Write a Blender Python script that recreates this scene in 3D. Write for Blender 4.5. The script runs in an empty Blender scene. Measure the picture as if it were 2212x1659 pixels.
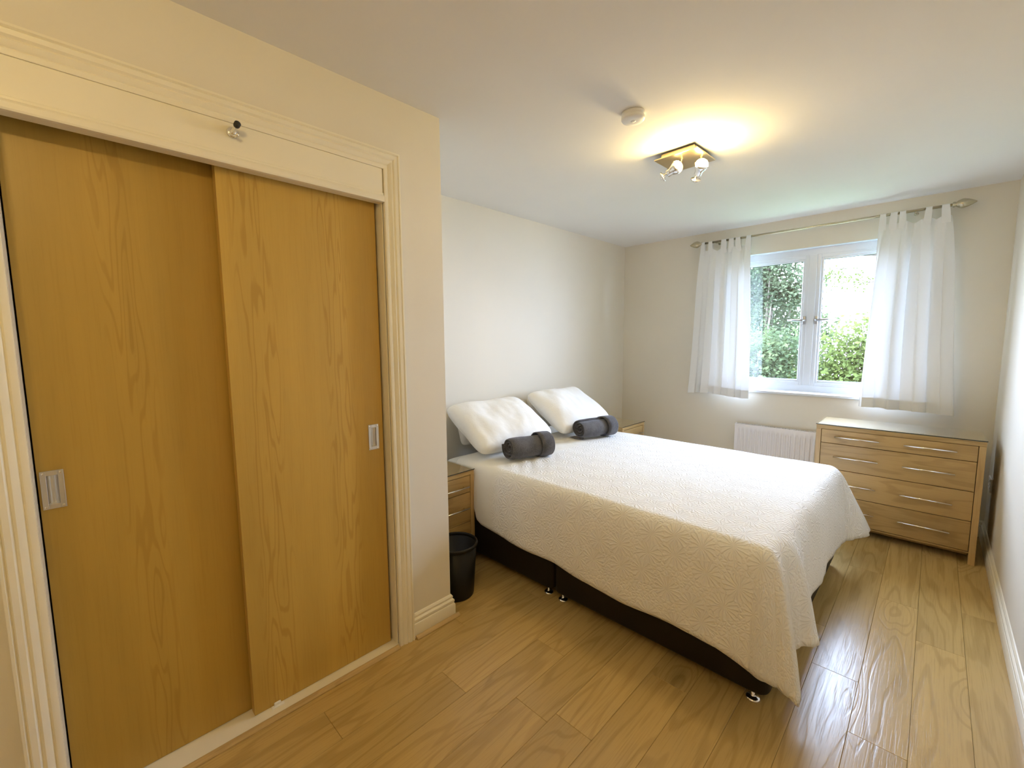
import bpy, bmesh, math, random
from mathutils import Vector, Matrix, noise as mnoise
random.seed(7)
PI = math.pi
C = bpy.context.scene.collection
S = bpy.context.scene

# ------------------------------------------------------------------ camera
cam = bpy.data.cameras.new('camera'); camo = bpy.data.objects.new('camera', cam); C.objects.link(camo)
cam.sensor_width = 36; cam.lens = 933.66 / 2212 * 36; cam.clip_start = 0.02; cam.clip_end = 200
_f = Vector((-0.69593233, 0.71081016, -0.10211322)); _r = Vector((0.71506196, 0.6990211, -0.00747639)); _u = Vector((-0.066065, 0.07822034, 0.99474469))
camo.matrix_world = Matrix(((_r.x, _u.x, -_f.x, 2.5203), (_r.y, _u.y, -_f.y, -0.7421), (_r.z, _u.z, -_f.z, 1.3992), (0, 0, 0, 1)))
S.camera = camo
# ------------------------------------------------------------------ exposure, sky, daylight
S.view_settings.view_transform = 'Standard'; S.view_settings.look = 'None'
S.view_settings.exposure = -0.12; S.view_settings.gamma = 1.0; S.view_settings.use_curve_mapping = False
w = bpy.data.worlds.new('sky'); S.world = w; w.use_nodes = True
wn = w.node_tree.nodes['Background']; wn.inputs[0].default_value = (0.56, 0.71, 1.0, 1); wn.inputs[1].default_value = 69.0
S.cycles.use_denoising = True; S.cycles.max_bounces = 10; S.cycles.diffuse_bounces = 6; S.cycles.glossy_bounces = 4
S.cycles.transparent_max_bounces = 16; S.cycles.sample_clamp_indirect = 12.0; S.cycles.caustics_reflective = False; S.cycles.caustics_refractive = False
pl = bpy.data.lights.new('sky_portal', 'AREA'); pl.shape = 'RECTANGLE'; pl.size = 1.24; pl.size_y = 1.2; pl.cycles.is_portal = True
plo = bpy.data.objects.new('sky_portal', pl); C.objects.link(plo); plo.location = (1.735, 3.86, 1.535); plo.rotation_euler = (-PI / 2, 0, 0)
LAMP_COL = (1.0, 0.74, 0.30); LAMP_W = 11.0

# ------------------------------------------------------------------ node helpers
def mat(name):
    m = bpy.data.materials.new(name); m.use_nodes = True
    return m, m.node_tree, m.node_tree.nodes['Principled BSDF']
def N(nt, t, **k):
    n = nt.nodes.new(t)
    for a, v in k.items(): setattr(n, a, v)
    return n
def L(nt, a, b): nt.links.new(a, b)
def M(nt, op, a, b=None, c=None, clamp=False):
    n = N(nt, 'ShaderNodeMath', operation=op, use_clamp=clamp)
    for i, v in enumerate((a, b, c)):
        if v is None: continue
        if hasattr(v, 'is_output'): L(nt, v, n.inputs[i])
        else: n.inputs[i].default_value = v
    return n.outputs[0]
def V(nt, op, a, b=None):
    n = N(nt, 'ShaderNodeVectorMath', operation=op)
    for i, v in enumerate((a, b)):
        if v is None: continue
        if hasattr(v, 'is_output'): L(nt, v, n.inputs[i])
        elif isinstance(v, (int, float)): n.inputs['Scale'].default_value = v
        else: n.inputs[i].default_value = v
    return n.outputs['Value'] if op in ('LENGTH', 'DISTANCE') else n.outputs[0]
def MAP(nt, vec, sc=(1, 1, 1), loc=(0, 0, 0)):
    n = N(nt, 'ShaderNodeMapping'); L(nt, vec, n.inputs[0]); n.inputs['Scale'].default_value = sc; n.inputs['Location'].default_value = loc
    return n.outputs[0]
def NOISE(nt, vec, scale, detail=3, rough=.5):
    n = N(nt, 'ShaderNodeTexNoise'); L(nt, vec, n.inputs['Vector'])
    n.inputs['Scale'].default_value = scale; n.inputs['Detail'].default_value = detail; n.inputs['Roughness'].default_value = rough
    return n.outputs[0]
def RANGE(nt, v, a, b, c=0., d=1., smooth=True):
    n = N(nt, 'ShaderNodeMapRange', interpolation_type='SMOOTHSTEP' if smooth else 'LINEAR'); L(nt, v, n.inputs[0])
    for i, x in enumerate((a, b, c, d)): n.inputs[i + 1].default_value = x
    return n.outputs[0]
def MIX(nt, f, a, b, blend='MIX'):
    n = N(nt, 'ShaderNodeMix', data_type='RGBA', blend_type=blend)
    for s, v in ((n.inputs[0], f), (n.inputs[6], a), (n.inputs[7], b)):
        if hasattr(v, 'is_output'): L(nt, v, s)
        elif isinstance(v, (int, float)): s.default_value = v
        else: s.default_value = (*v, 1)
    return n.outputs[2]
def BUMP(nt, b, h, strength, dist):
    n = N(nt, 'ShaderNodeBump'); L(nt, h, n.inputs['Height']); n.inputs['Strength'].default_value = strength; n.inputs['Distance'].default_value = dist
    L(nt, n.outputs[0], b.inputs['Normal'])
def plain(name, col, rough=.6, metal=0, bump=None, spec=.5, sheen=0, var=.04, vscale=6):
    m, nt, b = mat(name)
    tc = N(nt, 'ShaderNodeTexCoord').outputs['Object']
    n = NOISE(nt, tc, vscale, 4)
    f = RANGE(nt, n, .3, .7, 1 - var, 1 + var, False)
    hs = N(nt, 'ShaderNodeHueSaturation'); hs.inputs['Color'].default_value = (*col, 1); L(nt, f, hs.inputs['Value'])
    L(nt, hs.outputs[0], b.inputs['Base Color'])
    b.inputs['Roughness'].default_value = rough; b.inputs['Metallic'].default_value = metal
    b.inputs['Specular IOR Level'].default_value = spec
    if sheen: b.inputs['Sheen Weight'].default_value = sheen; b.inputs['Sheen Roughness'].default_value = .6
    if bump: BUMP(nt, b, NOISE(nt, tc, bump[0], 4), bump[1], bump[2])
    return m
def wood(name, base, dark, axis, cscale=(7, .8), freq=60, line=.35, rough=.4, bands=None, knots=0, vary=0, fine=.25, spec=.5, bump=.15):
    """oak: contour lines of a stretched noise (cathedral figure), fine pores along the grain, optional knots"""
    m, nt, b = mat(name)
    tc = N(nt, 'ShaderNodeTexCoord').outputs['Object']
    oi = N(nt, 'ShaderNodeObjectInfo').outputs['Random']
    off = N(nt, 'ShaderNodeCombineXYZ')
    L(nt, M(nt, 'MULTIPLY', oi, 37.3), off.inputs[0]); L(nt, M(nt, 'MULTIPLY', oi, 91.7), off.inputs[1]); L(nt, M(nt, 'MULTIPLY', oi, 11.9), off.inputs[2])
    p = V(nt, 'ADD', tc, off.outputs[0]) if vary else tc
    sc = [cscale[0]] * 3; sc['xyz'.index(axis)] = cscale[1]
    n1 = NOISE(nt, MAP(nt, p, sc), 1.0, 2, .4)
    kd = None
    if knots:
        sk = [4.2] * 3; sk['xyz'.index(axis)] = 1.5
        vo = N(nt, 'ShaderNodeTexVoronoi'); L(nt, MAP(nt, p, sk), vo.inputs['Vector']); vo.inputs['Scale'].default_value = knots
        kd = vo.outputs['Distance']
        n1 = M(nt, 'ADD', n1, M(nt, 'MULTIPLY', RANGE(nt, kd, 0, .38, 1, 0), .5))
    ln = M(nt, 'SINE', M(nt, 'MULTIPLY', n1, freq))
    ln = RANGE(nt, ln, .35, 1)
    if bands:   # cathedral figure only in a few vertical strips of the veneer
        ax, cs, wd = bands
        sep = N(nt, 'ShaderNodeSeparateXYZ'); L(nt, tc, sep.inputs[0]); q = sep.outputs['XYZ'.index(ax)]
        wob = M(nt, 'MULTIPLY', M(nt, 'SUBTRACT', NOISE(nt, MAP(nt, tc, (1, 1, 1.3)), 1.0, 1), .5), .10)
        q = M(nt, 'ADD', q, wob); tot = None
        for c0 in cs:
            g = RANGE(nt, M(nt, 'ABSOLUTE', M(nt, 'SUBTRACT', q, c0)), wd * .45, wd, 1, 0)
            tot = g if tot is None else M(nt, 'MAXIMUM', tot, g)
        ln = M(nt, 'MULTIPLY', ln, M(nt, 'ADD', M(nt, 'MULTIPLY', tot, .95), .05))
    sf = [190] * 3; sf['xyz'.index(axis)] = 5
    nf = NOISE(nt, MAP(nt, p, sf), 1.0, 3, .6)
    fine_f = RANGE(nt, nf, .45, .75)
    blot = NOISE(nt, MAP(nt, p, [x * .5 for x in sc]), 1.0, 3)
    col = MIX(nt, M(nt, 'MULTIPLY', ln, line), base, dark)
    col = MIX(nt, M(nt, 'MULTIPLY', fine_f, fine), col, dark)
    if knots:
        col = MIX(nt, RANGE(nt, kd, .03, .17, .5, 0), col, tuple(x * .35 for x in dark))
    val = RANGE(nt, blot, .3, .7, .90, 1.10, False)
    if vary: val = M(nt, 'MULTIPLY', val, RANGE(nt, oi, 0, 1, 1 - vary, 1 + vary, False))
    hs = N(nt, 'ShaderNodeHueSaturation'); L(nt, col, hs.inputs['Color']); L(nt, val, hs.inputs['Value'])
    L(nt, hs.outputs[0], b.inputs['Base Color']); b.inputs['Roughness'].default_value = rough; b.inputs['Specular IOR Level'].default_value = spec
    h = M(nt, 'ADD', M(nt, 'MULTIPLY', ln, -.6), M(nt, 'MULTIPLY', fine_f, -.4))
    BUMP(nt, b, h, bump, .001)
    return m

WALL = plain('wall_paint', (.74, .69, .585), .7, bump=(260, .12, .001), spec=.3, var=.02, vscale=1.5)
CEIL = plain('ceiling_paint', (.82, .80, .77), .85, bump=(260, .1, .001), spec=.2, var=.015, vscale=1.5)
TRIM = plain('gloss_white_trim', (.82, .765, .62), .35, spec=.5, var=.02, bump=(40, .08, .002))
UPVC = plain('white_upvc', (.66, .68, .70), .25, var=.01)
RADI = plain('radiator_enamel', (.80, .78, .80), .35, var=.01)
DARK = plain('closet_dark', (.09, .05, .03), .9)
SUBF = plain('subfloor_dark', (.20, .13, .06), .9)
FLOOR = wood('laminate_oak', (.51, .35, .132), (.27, .165, .05), 'y', (8, .9), 46, .30, .26, knots=.9, vary=.06, fine=.34, bump=.35)
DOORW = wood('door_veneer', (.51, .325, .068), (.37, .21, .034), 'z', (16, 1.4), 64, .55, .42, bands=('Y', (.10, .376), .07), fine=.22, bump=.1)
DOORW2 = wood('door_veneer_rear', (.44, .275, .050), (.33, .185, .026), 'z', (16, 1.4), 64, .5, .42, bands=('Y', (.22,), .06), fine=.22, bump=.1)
OAKY = wood('furniture_oak_along_y', (.45, .295, .112), (.27, .155, .045), 'y', (9, 1.2), 45, .38, .38, vary=.05, fine=.3)
OAKX = wood('furniture_oak_along_x', (.45, .295, .112), (.27, .155, .045), 'x', (9, 1.2), 45, .38, .38, vary=.05, fine=.3)
OAKZ = wood('furniture_oak_upright', (.50, .335, .140), (.31, .18, .06), 'z', (9, 1.2), 45, .3, .38, vary=.05, fine=.3)
BEADW = wood('beading_oak', (.46, .31, .12), (.28, .17, .05), 'y', (20, 2), 40, .3, .35)
CHROME = plain('chrome', (.86, .85, .83), .13, 1, var=.01)
SATIN = plain('satin_steel', (.72, .71, .69), .32, 1, var=.02)
LEVER = plain('window_lever_steel', (.42, .42, .43), .3, 1, var=.02)
NICKEL = plain('brushed_nickel_pole', (.56, .51, .38), .25, 1, var=.02)
BRONZE = plain('lamp_metal', (.62, .50, .30), .28, 1, var=.02)
RUBBER = plain('black_rubber', (.02, .018, .014), .6)
BLACKP = plain('black_plastic', (.007, .006, .005), .45, bump=(300, .1, .001), spec=.25)
LEATH = plain('dark_faux_leather', (.011, .007, .005), .55, bump=(180, .35, .001), spec=.25)
PLASTW = plain('white_plastic', (.82, .80, .76), .4, var=.01)
LINEN = plain('white_linen', (.86, .845, .80), .85, sheen=.25, bump=(9, .35, .02), spec=.2, var=.015)
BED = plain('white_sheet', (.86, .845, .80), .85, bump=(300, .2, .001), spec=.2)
SHADEP = plain('shaded_pillow_cotton', (.72, .68, .60), .9, bump=(9, .3, .02), spec=.2)  # beige, with the shade behind the front pillows put into the colour

def towel_mat():
    m, nt, b = mat('charcoal_towelling')
    tc = N(nt, 'ShaderNodeTexCoord').outputs['Object']
    n = NOISE(nt, tc, 240, 3); n2 = NOISE(nt, tc, 14, 3)
    L(nt, MIX(nt, RANGE(nt, M(nt, 'ADD', M(nt, 'MULTIPLY', n, .5), M(nt, 'MULTIPLY', n2, .5)), .35, .65), (.060, .056, .056), (.125, .119, .120)), b.inputs['Base Color'])
    b.inputs['Roughness'].default_value = .95; b.inputs['Sheen Weight'].default_value = .5; b.inputs['Sheen Roughness'].default_value = .5
    b.inputs['Sheen Tint'].default_value = (.5, .5, .55, 1); b.inputs['Specular IOR Level'].default_value = .1
    BUMP(nt, b, M(nt, 'ADD', n, M(nt, 'MULTIPLY', n2, 1.5)), .6, .003)
    return m
TOWEL = towel_mat()

def quilt_mat():
    """white coverlet with embossed daisy rosettes; UV is the cloth laid flat, in metres"""
    m, nt, b = mat('embossed_white_quilt')
    uv = N(nt, 'ShaderNodeTexCoord').outputs['UV']
    warp = N(nt, 'ShaderNodeTexNoise'); L(nt, uv, warp.inputs['Vector']); warp.inputs['Scale'].default_value = 26; warp.inputs['Detail'].default_value = 1
    wv = V(nt, 'SCALE', V(nt, 'SUBTRACT', warp.outputs['Color'], (.5, .5, .5)), .014)
    uvw = V(nt, 'ADD', uv, wv)
    vo = N(nt, 'ShaderNodeTexVoronoi', voronoi_dimensions='2D'); L(nt, uvw, vo.inputs['Vector'])
    vo.inputs['Scale'].default_value = 8.6; vo.inputs['Randomness'].default_value = .62
    d = V(nt, 'SUBTRACT', uvw, vo.outputs['Position'])
    r = V(nt, 'LENGTH', MAP(nt, d, (1, 1, 0)))
    sep = N(nt, 'ShaderNodeSeparateXYZ'); L(nt, d, sep.inputs[0])
    ang = M(nt, 'ARCTAN2', sep.outputs[1], sep.outputs[0])
    pet = M(nt, 'SINE', M(nt, 'MULTIPLY', ang, 15.0))
    pet = RANGE(nt, pet, -.2, .9)
    fade = M(nt, 'MULTIPLY', RANGE(nt, r, .004, .014), RANGE(nt, r, .047, .066, 1, 0))
    worm = N(nt, 'ShaderNodeTexVoronoi', voronoi_dimensions='2D', feature='DISTANCE_TO_EDGE'); L(nt, V(nt, 'ADD', uv, V(nt, 'SCALE', wv, 1.2)), worm.inputs['Vector']); worm.inputs['Scale'].default_value = 62
    wm = M(nt, 'MULTIPLY', RANGE(nt, worm.outputs['Distance'], .05, .3), RANGE(nt, r, .044, .056))
    h = M(nt, 'ADD', M(nt, 'MULTIPLY', pet, fade), M(nt, 'MULTIPLY', wm, .7))
    su = N(nt, 'ShaderNodeSeparateXYZ'); L(nt, uv, su.inputs[0])
    plainhead = RANGE(nt, su.outputs[0], .66, .74)      # smooth turned-down hem below the pillows
    h = M(nt, 'MULTIPLY', h, plainhead)
    h = M(nt, 'ADD', h, M(nt, 'MULTIPLY', NOISE(nt, uv, 9, 3), 1.6))
    L(nt, MIX(nt, plainhead, (.80, .775, .71), (.86, .85, .83)), b.inputs['Base Color'])
    b.inputs['Roughness'].default_value = .8; b.inputs['Specular IOR Level'].default_value = .25; b.inputs['Sheen Weight'].default_value = .15
    BUMP(nt, b, h, .70, .0035)
    return m
QUILT = quilt_mat()

def cloth_through(name, col, tr):
    m, nt, b = mat(name); out = nt.nodes['Material Output']
    tc = N(nt, 'ShaderNodeTexCoord').outputs['Object']
    b.inputs['Base Color'].default_value = (*col, 1); b.inputs['Roughness'].default_value = .9; b.inputs['Specular IOR Level'].default_value = .1
    BUMP(nt, b, NOISE(nt, tc, 420, 2), .25, .0008)
    t = N(nt, 'ShaderNodeBsdfTranslucent'); t.inputs[0].default_value = (*[x * .95 for x in col], 1)
    mx = N(nt, 'ShaderNodeMixShader'); mx.inputs[0].default_value = tr
    L(nt, b.outputs[0], mx.inputs[1]); L(nt, t.outputs[0], mx.inputs[2]); L(nt, mx.outputs[0], out.inputs[0])
    return m
CURT = cloth_through('white_cotton_voile', (.80, .80, .79), .075)

def glass_mat(name, tint=(1, 1, 1)):
    m, nt, b = mat(name); out = nt.nodes['Material Output']; nt.nodes.remove(b)
    lw = N(nt, 'ShaderNodeLayerWeight'); lw.inputs[0].default_value = .5
    fr = M(nt, 'MULTIPLY_ADD', M(nt, 'POWER', lw.outputs['Facing'], 5.0), .9, .045)
    t = N(nt, 'ShaderNodeBsdfTransparent'); t.inputs[0].default_value = (*tint, 1)
    g = N(nt, 'ShaderNodeBsdfGlossy'); g.inputs['Roughness'].default_value = .02; g.inputs[0].default_value = (1, 1, 1, 1)
    mx = N(nt, 'ShaderNodeMixShader'); L(nt, fr, mx.inputs[0]); L(nt, t.outputs[0], mx.inputs[1]); L(nt, g.outputs[0], mx.inputs[2])
    L(nt, mx.outputs[0], out.inputs[0]); return m
GLASS = glass_mat('window_glass'); GTOP = glass_mat('table_glass', (.975, .985, .97))
GEDGE = plain('glass_edge_dark', (.03, .035, .03), .2)

def emit(name, col, s):
    m, nt, b = mat(name); b.inputs['Base Color'].default_value = (*col, 1)
    b.inputs['Emission Color'].default_value = (*col, 1); b.inputs['Emission Strength'].default_value = s
    return m
BULB = emit('lit_bulb', (1.0, .74, .36), 34)

def leaf_mat(name, a, bcol, tr=.35):
    m, nt, b = mat(name); out = nt.nodes['Material Output']
    n = NOISE(nt, N(nt, 'ShaderNodeTexCoord').outputs['Object'], 2.2, 4, .6)
    col = MIX(nt, RANGE(nt, n, .35, .65), a, bcol)
    L(nt, col, b.inputs['Base Color']); b.inputs['Roughness'].default_value = .6; b.inputs['Specular IOR Level'].default_value = .05
    t = N(nt, 'ShaderNodeBsdfTranslucent'); L(nt, col, t.inputs[0])
    mx = N(nt, 'ShaderNodeMixShader'); mx.inputs[0].default_value = tr
    L(nt, b.outputs[0], mx.inputs[1]); L(nt, t.outputs[0], mx.inputs[2]); L(nt, mx.outputs[0], out.inputs[0])
    return m
LEAF_D = leaf_mat('ivy_leaves', (.020, .028, .014), (.046, .056, .028))
LEAF_L = leaf_mat('bright_leaves', (.036, .048, .012), (.060, .074, .018), .5)
LEAF_M = leaf_mat('mid_leaves', (.024, .035, .015), (.052, .064, .026), .4)
BARK = plain('bark', (.06, .045, .03), .9, bump=(20, .8, .02))
GRASS = plain('grass', (.05, .09, .03), .9, bump=(40, .6, .02), var=.3, vscale=3)
BRICK = plain('outside_render', (.30, .20, .15), .9)

# ------------------------------------------------------------------ mesh helpers
class B:
    def __init__(s): s.bm = bmesh.new()
    def box(s, x0, y0, z0, x1, y1, z1, bevel=0, seg=2):
        bm = bmesh.new()
        vs = [bm.verts.new((x, y, z)) for x in (x0, x1) for y in (y0, y1) for z in (z0, z1)]
        for f in ((0, 1, 3, 2), (4, 6, 7, 5), (0, 4, 5, 1), (2, 3, 7, 6), (0, 2, 6, 4), (1, 5, 7, 3)): bm.faces.new([vs[i] for i in f])
        bmesh.ops.recalc_face_normals(bm, faces=bm.faces)
        if bevel: bmesh.ops.bevel(bm, geom=bm.edges[:], offset=bevel, segments=seg, affect='EDGES', profile=.5)
        s.add(bm); return s
    def add(s, bm, mtx=None):
        if mtx is not None: bmesh.ops.transform(bm, matrix=mtx, verts=bm.verts)
        me = bpy.data.meshes.new('t'); bm.to_mesh(me); bm.free(); s.bm.from_mesh(me); bpy.data.meshes.remove(me)
    def lathe(s, prof, seg=32, mtx=None):
        bm = bmesh.new(); rings = []
        for r, z in prof:
            if r < 1e-6: rings.append([bm.verts.new((0, 0, z))])
            else: rings.append([bm.verts.new((r * math.cos(2 * PI * i / seg), r * math.sin(2 * PI * i / seg), z)) for i in range(seg)])
        for a, b in zip(rings, rings[1:]):
            for i in range(seg):
                j = (i + 1) % seg
                if len(a) == 1 and len(b) == 1: continue
                if len(a) == 1: bm.faces.new((a[0], b[i], b[j]))
                elif len(b) == 1: bm.faces.new((a[i], a[j], b[0]))
                else: bm.faces.new((a[i], a[j], b[j], b[i]))
        bmesh.ops.recalc_face_normals(bm, faces=bm.faces); s.add(bm, mtx); return s
    def tube(s, pts, r, seg=12):
        bm = bmesh.new(); pts = [Vector(p) for p in pts]; rings = []
        up = Vector((0, 0, 1))
        for i, p in enumerate(pts):
            t = (pts[min(i + 1, len(pts) - 1)] - pts[max(i - 1, 0)]).normalized()
            a = t.cross(up if abs(t.dot(up)) < .95 else Vector((1, 0, 0))).normalized(); b = t.cross(a)
            rr = r[i] if isinstance(r, (list, tuple)) else r
            rings.append([bm.verts.new(p + a * rr * math.cos(2 * PI * k / seg) + b * rr * math.sin(2 * PI * k / seg)) for k in range(seg)])
        for a, b in zip(rings, rings[1:]):
            for k in range(seg): bm.faces.new((a[k], a[(k + 1) % seg], b[(k + 1) % seg], b[k]))
        bm.faces.new(rings[0][::-1]); bm.faces.new(rings[-1])
        bmesh.ops.recalc_face_normals(bm, faces=bm.faces); s.add(bm); return s
    def extrude_profile(s, prof, a, b, out, up=Vector((0, 0, 1)), mitre=(0, 0)):
        """profile points (d along out, h along up) swept from a to b; mitre shears the ends by d (or h)"""
        bm = bmesh.new(); a = Vector(a); b = Vector(b); t = (b - a).normalized(); out = Vector(out)
        A = [bm.verts.new(a + out * d + up * h + t * (mitre[0] * h)) for d, h in prof]
        Bv = [bm.verts.new(b + out * d + up * h - t * (mitre[1] * h)) for d, h in prof]
        n = len(prof)
        for i in range(n): bm.faces.new((A[i], A[(i + 1) % n], Bv[(i + 1) % n], Bv[i]))
        bm.faces.new(A[::-1]); bm.faces.new(Bv)
        bmesh.ops.recalc_face_normals(bm, faces=bm.faces); s.add(bm); return s
    def mesh(s, name, smooth=False):
        me = bpy.data.meshes.new(name); s.bm.to_mesh(me); s.bm.free()
        if smooth: me.shade_smooth()
        return me
def O(name, me, m, parent=None, smooth=False, loc=None):
    if isinstance(me, B): me = me.mesh(name, smooth)
    me.materials.clear(); me.materials.append(m)
    o = bpy.data.objects.new(name, me); C.objects.link(o)
    if parent: o.parent = parent
    if loc: o.location = loc
    return o
def tag(o, label, cat, group=None, kind=None):
    o['label'] = label; o['category'] = cat
    if group: o['group'] = group
    if kind: o['kind'] = kind
    return o
def struct(o, label, cat): return tag(o, label, cat, kind='structure')
def thing(name, label, cat, loc=(0, 0, 0), rot=(0, 0, 0), group=None):
    o = bpy.data.objects.new(name, None); C.objects.link(o); o.location = loc; o.rotation_euler = rot; o.empty_display_size = .05
    return tag(o, label, cat, group)
def copy_tree(o, parent=None):
    c = o.copy(); C.objects.link(c)
    if parent: c.parent = parent
    for ch in [x for x in o.children]: copy_tree(ch, c)
    return c
def smooth_by_angle(o, deg=35):
    me = o.data; me.shade_smooth()
    try: me.set_sharp_from_angle(angle=math.radians(deg))
    except Exception: pass

# ------------------------------------------------------------------ room shell
W, D, H, XC, YC, YB = 2.84, 3.625, 2.40, .84, .515, -1.75
PW = .159
sub = O('floor', B().box(0, YB, -.05, W, D, -.0085), SUBF)
struct(sub, 'oak laminate floor of long planks running towards the window', 'floor')
JOINT = {3: .38, 8: 1.40, 9: 1.095}
for k in range(-9, 10):
    x0 = 1.43 + PW * (k - 0); x1 = x0 + PW
    x0 = max(x0, 0); x1 = min(x1, W)
    if x1 - x0 < .01: continue
    row = k
    j0 = {0: .38, 5: 1.40, 6: 1.095}.get(row, (row * .431) % 1.12)
    j0 -= 1.12 * 6
    while j0 < D:
        y0, y1 = max(j0, YB), min(j0 + 1.12, D)
        if y1 - y0 > .02:
            mx, my = (x0 + x1) / 2, (y0 + y1) / 2; hx, hy = (x1 - x0) / 2 - .0004, (y1 - y0) / 2 - .0004
            O('plank', B().box(-hx, -hy, -.008, hx, hy, 0, .0009, 1), FLOOR, sub, loc=(mx, my, 0))
        j0 += 1.12
ceil = struct(O('ceiling', B().box(-.1, YB - .1, H, W + .1, D + .3, H + .1), CEIL), 'plain matt white ceiling', 'ceiling')
struct(O('wall_left', B().box(-.1, YB - .1, 0, 0, D, H), WALL), 'cream painted wall behind the bed head', 'wall')
struct(O('wall_right', B().box(W, YB - .1, 0, W + .1, D, H), WALL), 'cream painted wall at the far right beside the chest', 'wall')
struct(O('wall_rear', B().box(0, YB - .1, 0, W, YB, H), WALL), 'cream painted wall behind the camera', 'wall')
WX0, WX1, WZ0, WZ1 = 1.105, 2.365, .925, 2.144
b = B().box(-.1, D, 0, WX0, D + .28, H).box(WX1, D, 0, W + .1, D + .28, H).box(WX0, D, 0, WX1, D + .28, WZ0 - .02).box(WX0, D, WZ1, WX1, D + .28, H)
struct(O('wall_window', b, WALL), 'cream painted wall around the window', 'wall')
OY0, OY1, OZ = -.84, .214, 2.10
b = B().box(XC - .10, OY1, 0, XC, YC, H).box(XC - .10, OY0, OZ, XC, OY1, H).box(XC - .10, YB, 0, XC, OY0, H).box(0, YC - .10, 0, XC - .10, YC, H)
struct(O('wall_closet', b, WALL), 'cream painted closet wall with outer corner by the bed', 'wall')
# closet interior: dark lining and floor
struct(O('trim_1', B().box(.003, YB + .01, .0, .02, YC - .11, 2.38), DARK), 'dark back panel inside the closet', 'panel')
# header board, architraves, sill
hb = B().box(.812, OY0 - .02, 1.966, .850, .2135, OZ, .002, 1)
hb.extrude_profile([(0, 0), (.009, .001), (.011, .006), (.011, .020), (.008, .026), (.003, .029), (.003, .036), (0, .038)], (.850, OY0 - .02, 1.966), (.850, .2135, 1.966), (1, 0, 0))
hd = struct(O('trim_2', hb, TRIM), 'wide cream header board above the sliding doors', 'trim')
APROF = [(0, 0), (.012, 0), (.014, .004), (.014, .014), (.011, .018), (.016, .024), (.019, .034), (.015, .040), (.0205, .046), (.022, .058), (.017, .062), (.022, .066), (.022, .072), (0, .072)]
def arch(name, label, a, bb, up, mitre):
    o = O(name, B().extrude_profile(APROF, a, bb, (1, 0, 0), Vector(up), mitre), TRIM); smooth_by_angle(o, 28)
    return struct(o, label, 'architrave')
arch('trim_3', 'cream moulded architrave upright at the right of the sliding doors', (XC, OY1 + .003, 0), (XC, OY1 + .003, OZ + .0), (0, 1, 0), (0, -1))
arch('trim_4', 'cream moulded architrave upright at the left edge of the photo', (XC, OY0 + .003, 0), (XC, OY0 + .003, OZ), (0, -1, 0), (0, -1))
arch('trim_5', 'cream moulded architrave running above the closet header', (XC, OY0 + .003, OZ), (XC, OY1 + .003, OZ), (0, 0, 1), (-1, -1))
struct(O('trim_6', B().box(.735, OY0, .0, XC, OY1, 2.0, .0).mesh('x'), TRIM), '', '') if 0 else None
struct(O('trim_6', B().box(.70, OY0, 0, .847, OY1, .012, .002, 1), TRIM), 'cream sill board under the sliding doors', 'sill')
# jamb linings
struct(O('trim_7', B().box(.70, OY1 - .004, .012, XC, OY1 + .002, OZ), TRIM), 'shadowed cream jamb at the right of the doors', 'jamb')
struct(O('trim_8', B().box(.70, OY0 - .002, .012, XC, OY0 + .004, OZ), TRIM), 'shadowed cream jamb at the left of the doors', 'jamb')
# oak beading on the floor
BP = [(0, 0), (.018, 0), (.018, .005), (.012, .011), (.004, .015), (0, .015)]
struct(O('trim_9', B().extrude_profile(BP, (.849, OY0 + .0, 0), (.849, OY1 - .005, 0), (1, 0, 0)), BEADW), 'oak beading strip along the closet sill', 'beading')
BBP = [(0, 0), (.016, 0), (.018, .006), (.018, .062), (.015, .070), (.011, .073), (.015, .078), (.015, .088), (.010, .094), (.006, .096), (.009, .101), (.009, .107), (.004, .115), (0, .117)]
def skirting(name, a, b_, out, label, mit=(0, 0)):
    bm = bmesh.new(); a = Vector(a); b2 = Vector(b_); t = (b2 - a).normalized(); out = Vector(out); up = Vector((0, 0, 1))
    A = [bm.verts.new(a + out * d + up * h - t * (mit[0] * d)) for d, h in BBP]; Bv = [bm.verts.new(b2 + out * d + up * h + t * (mit[1] * d)) for d, h in BBP]
    n = len(BBP)
    for i in range(n): bm.faces.new((A[i], A[(i + 1) % n], Bv[(i + 1) % n], Bv[i]))
    bm.faces.new(A[::-1]); bm.faces.new(Bv); bmesh.ops.recalc_face_normals(bm, faces=bm.faces)
    bb = B(); bb.add(bm); o = O(name, bb, TRIM); smooth_by_angle(o, 30); return struct(o, label, 'skirting board')
skirting('baseboard_closet', (XC, OY1 + .076, 0), (XC, YC, 0), (1, 0, 0), 'short cream skirting board between architrave and closet corner', (0, 1))
skirting('baseboard_closet_side', (0.02, YC, 0), (XC, YC, 0), (0, 1, 0), 'cream skirting board on the closet side wall behind the bin', (0, 1))
skirting('baseboard_left', (0, YC + .02, 0), (0, D - .02, 0), (1, 0, 0), 'cream skirting board under the bed head wall', (0, 0))
skirting('baseboard_window', (0.0, D, 0), (W, D, 0), (0, -1, 0), 'cream skirting board below the window', (0, 0))
skirting('baseboard_right', (W, YB, 0), (W, D - .02, 0), (-1, 0, 0), 'white skirting board along the right wall', (0, 0))
struct(O('trim_10', B().extrude_profile(BP, (XC + .018, OY1 + .082, 0), (XC + .018, YC + .034, 0), (1, 0, 0)), BEADW), 'oak beading strip below the short skirting board', 'beading')

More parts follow.
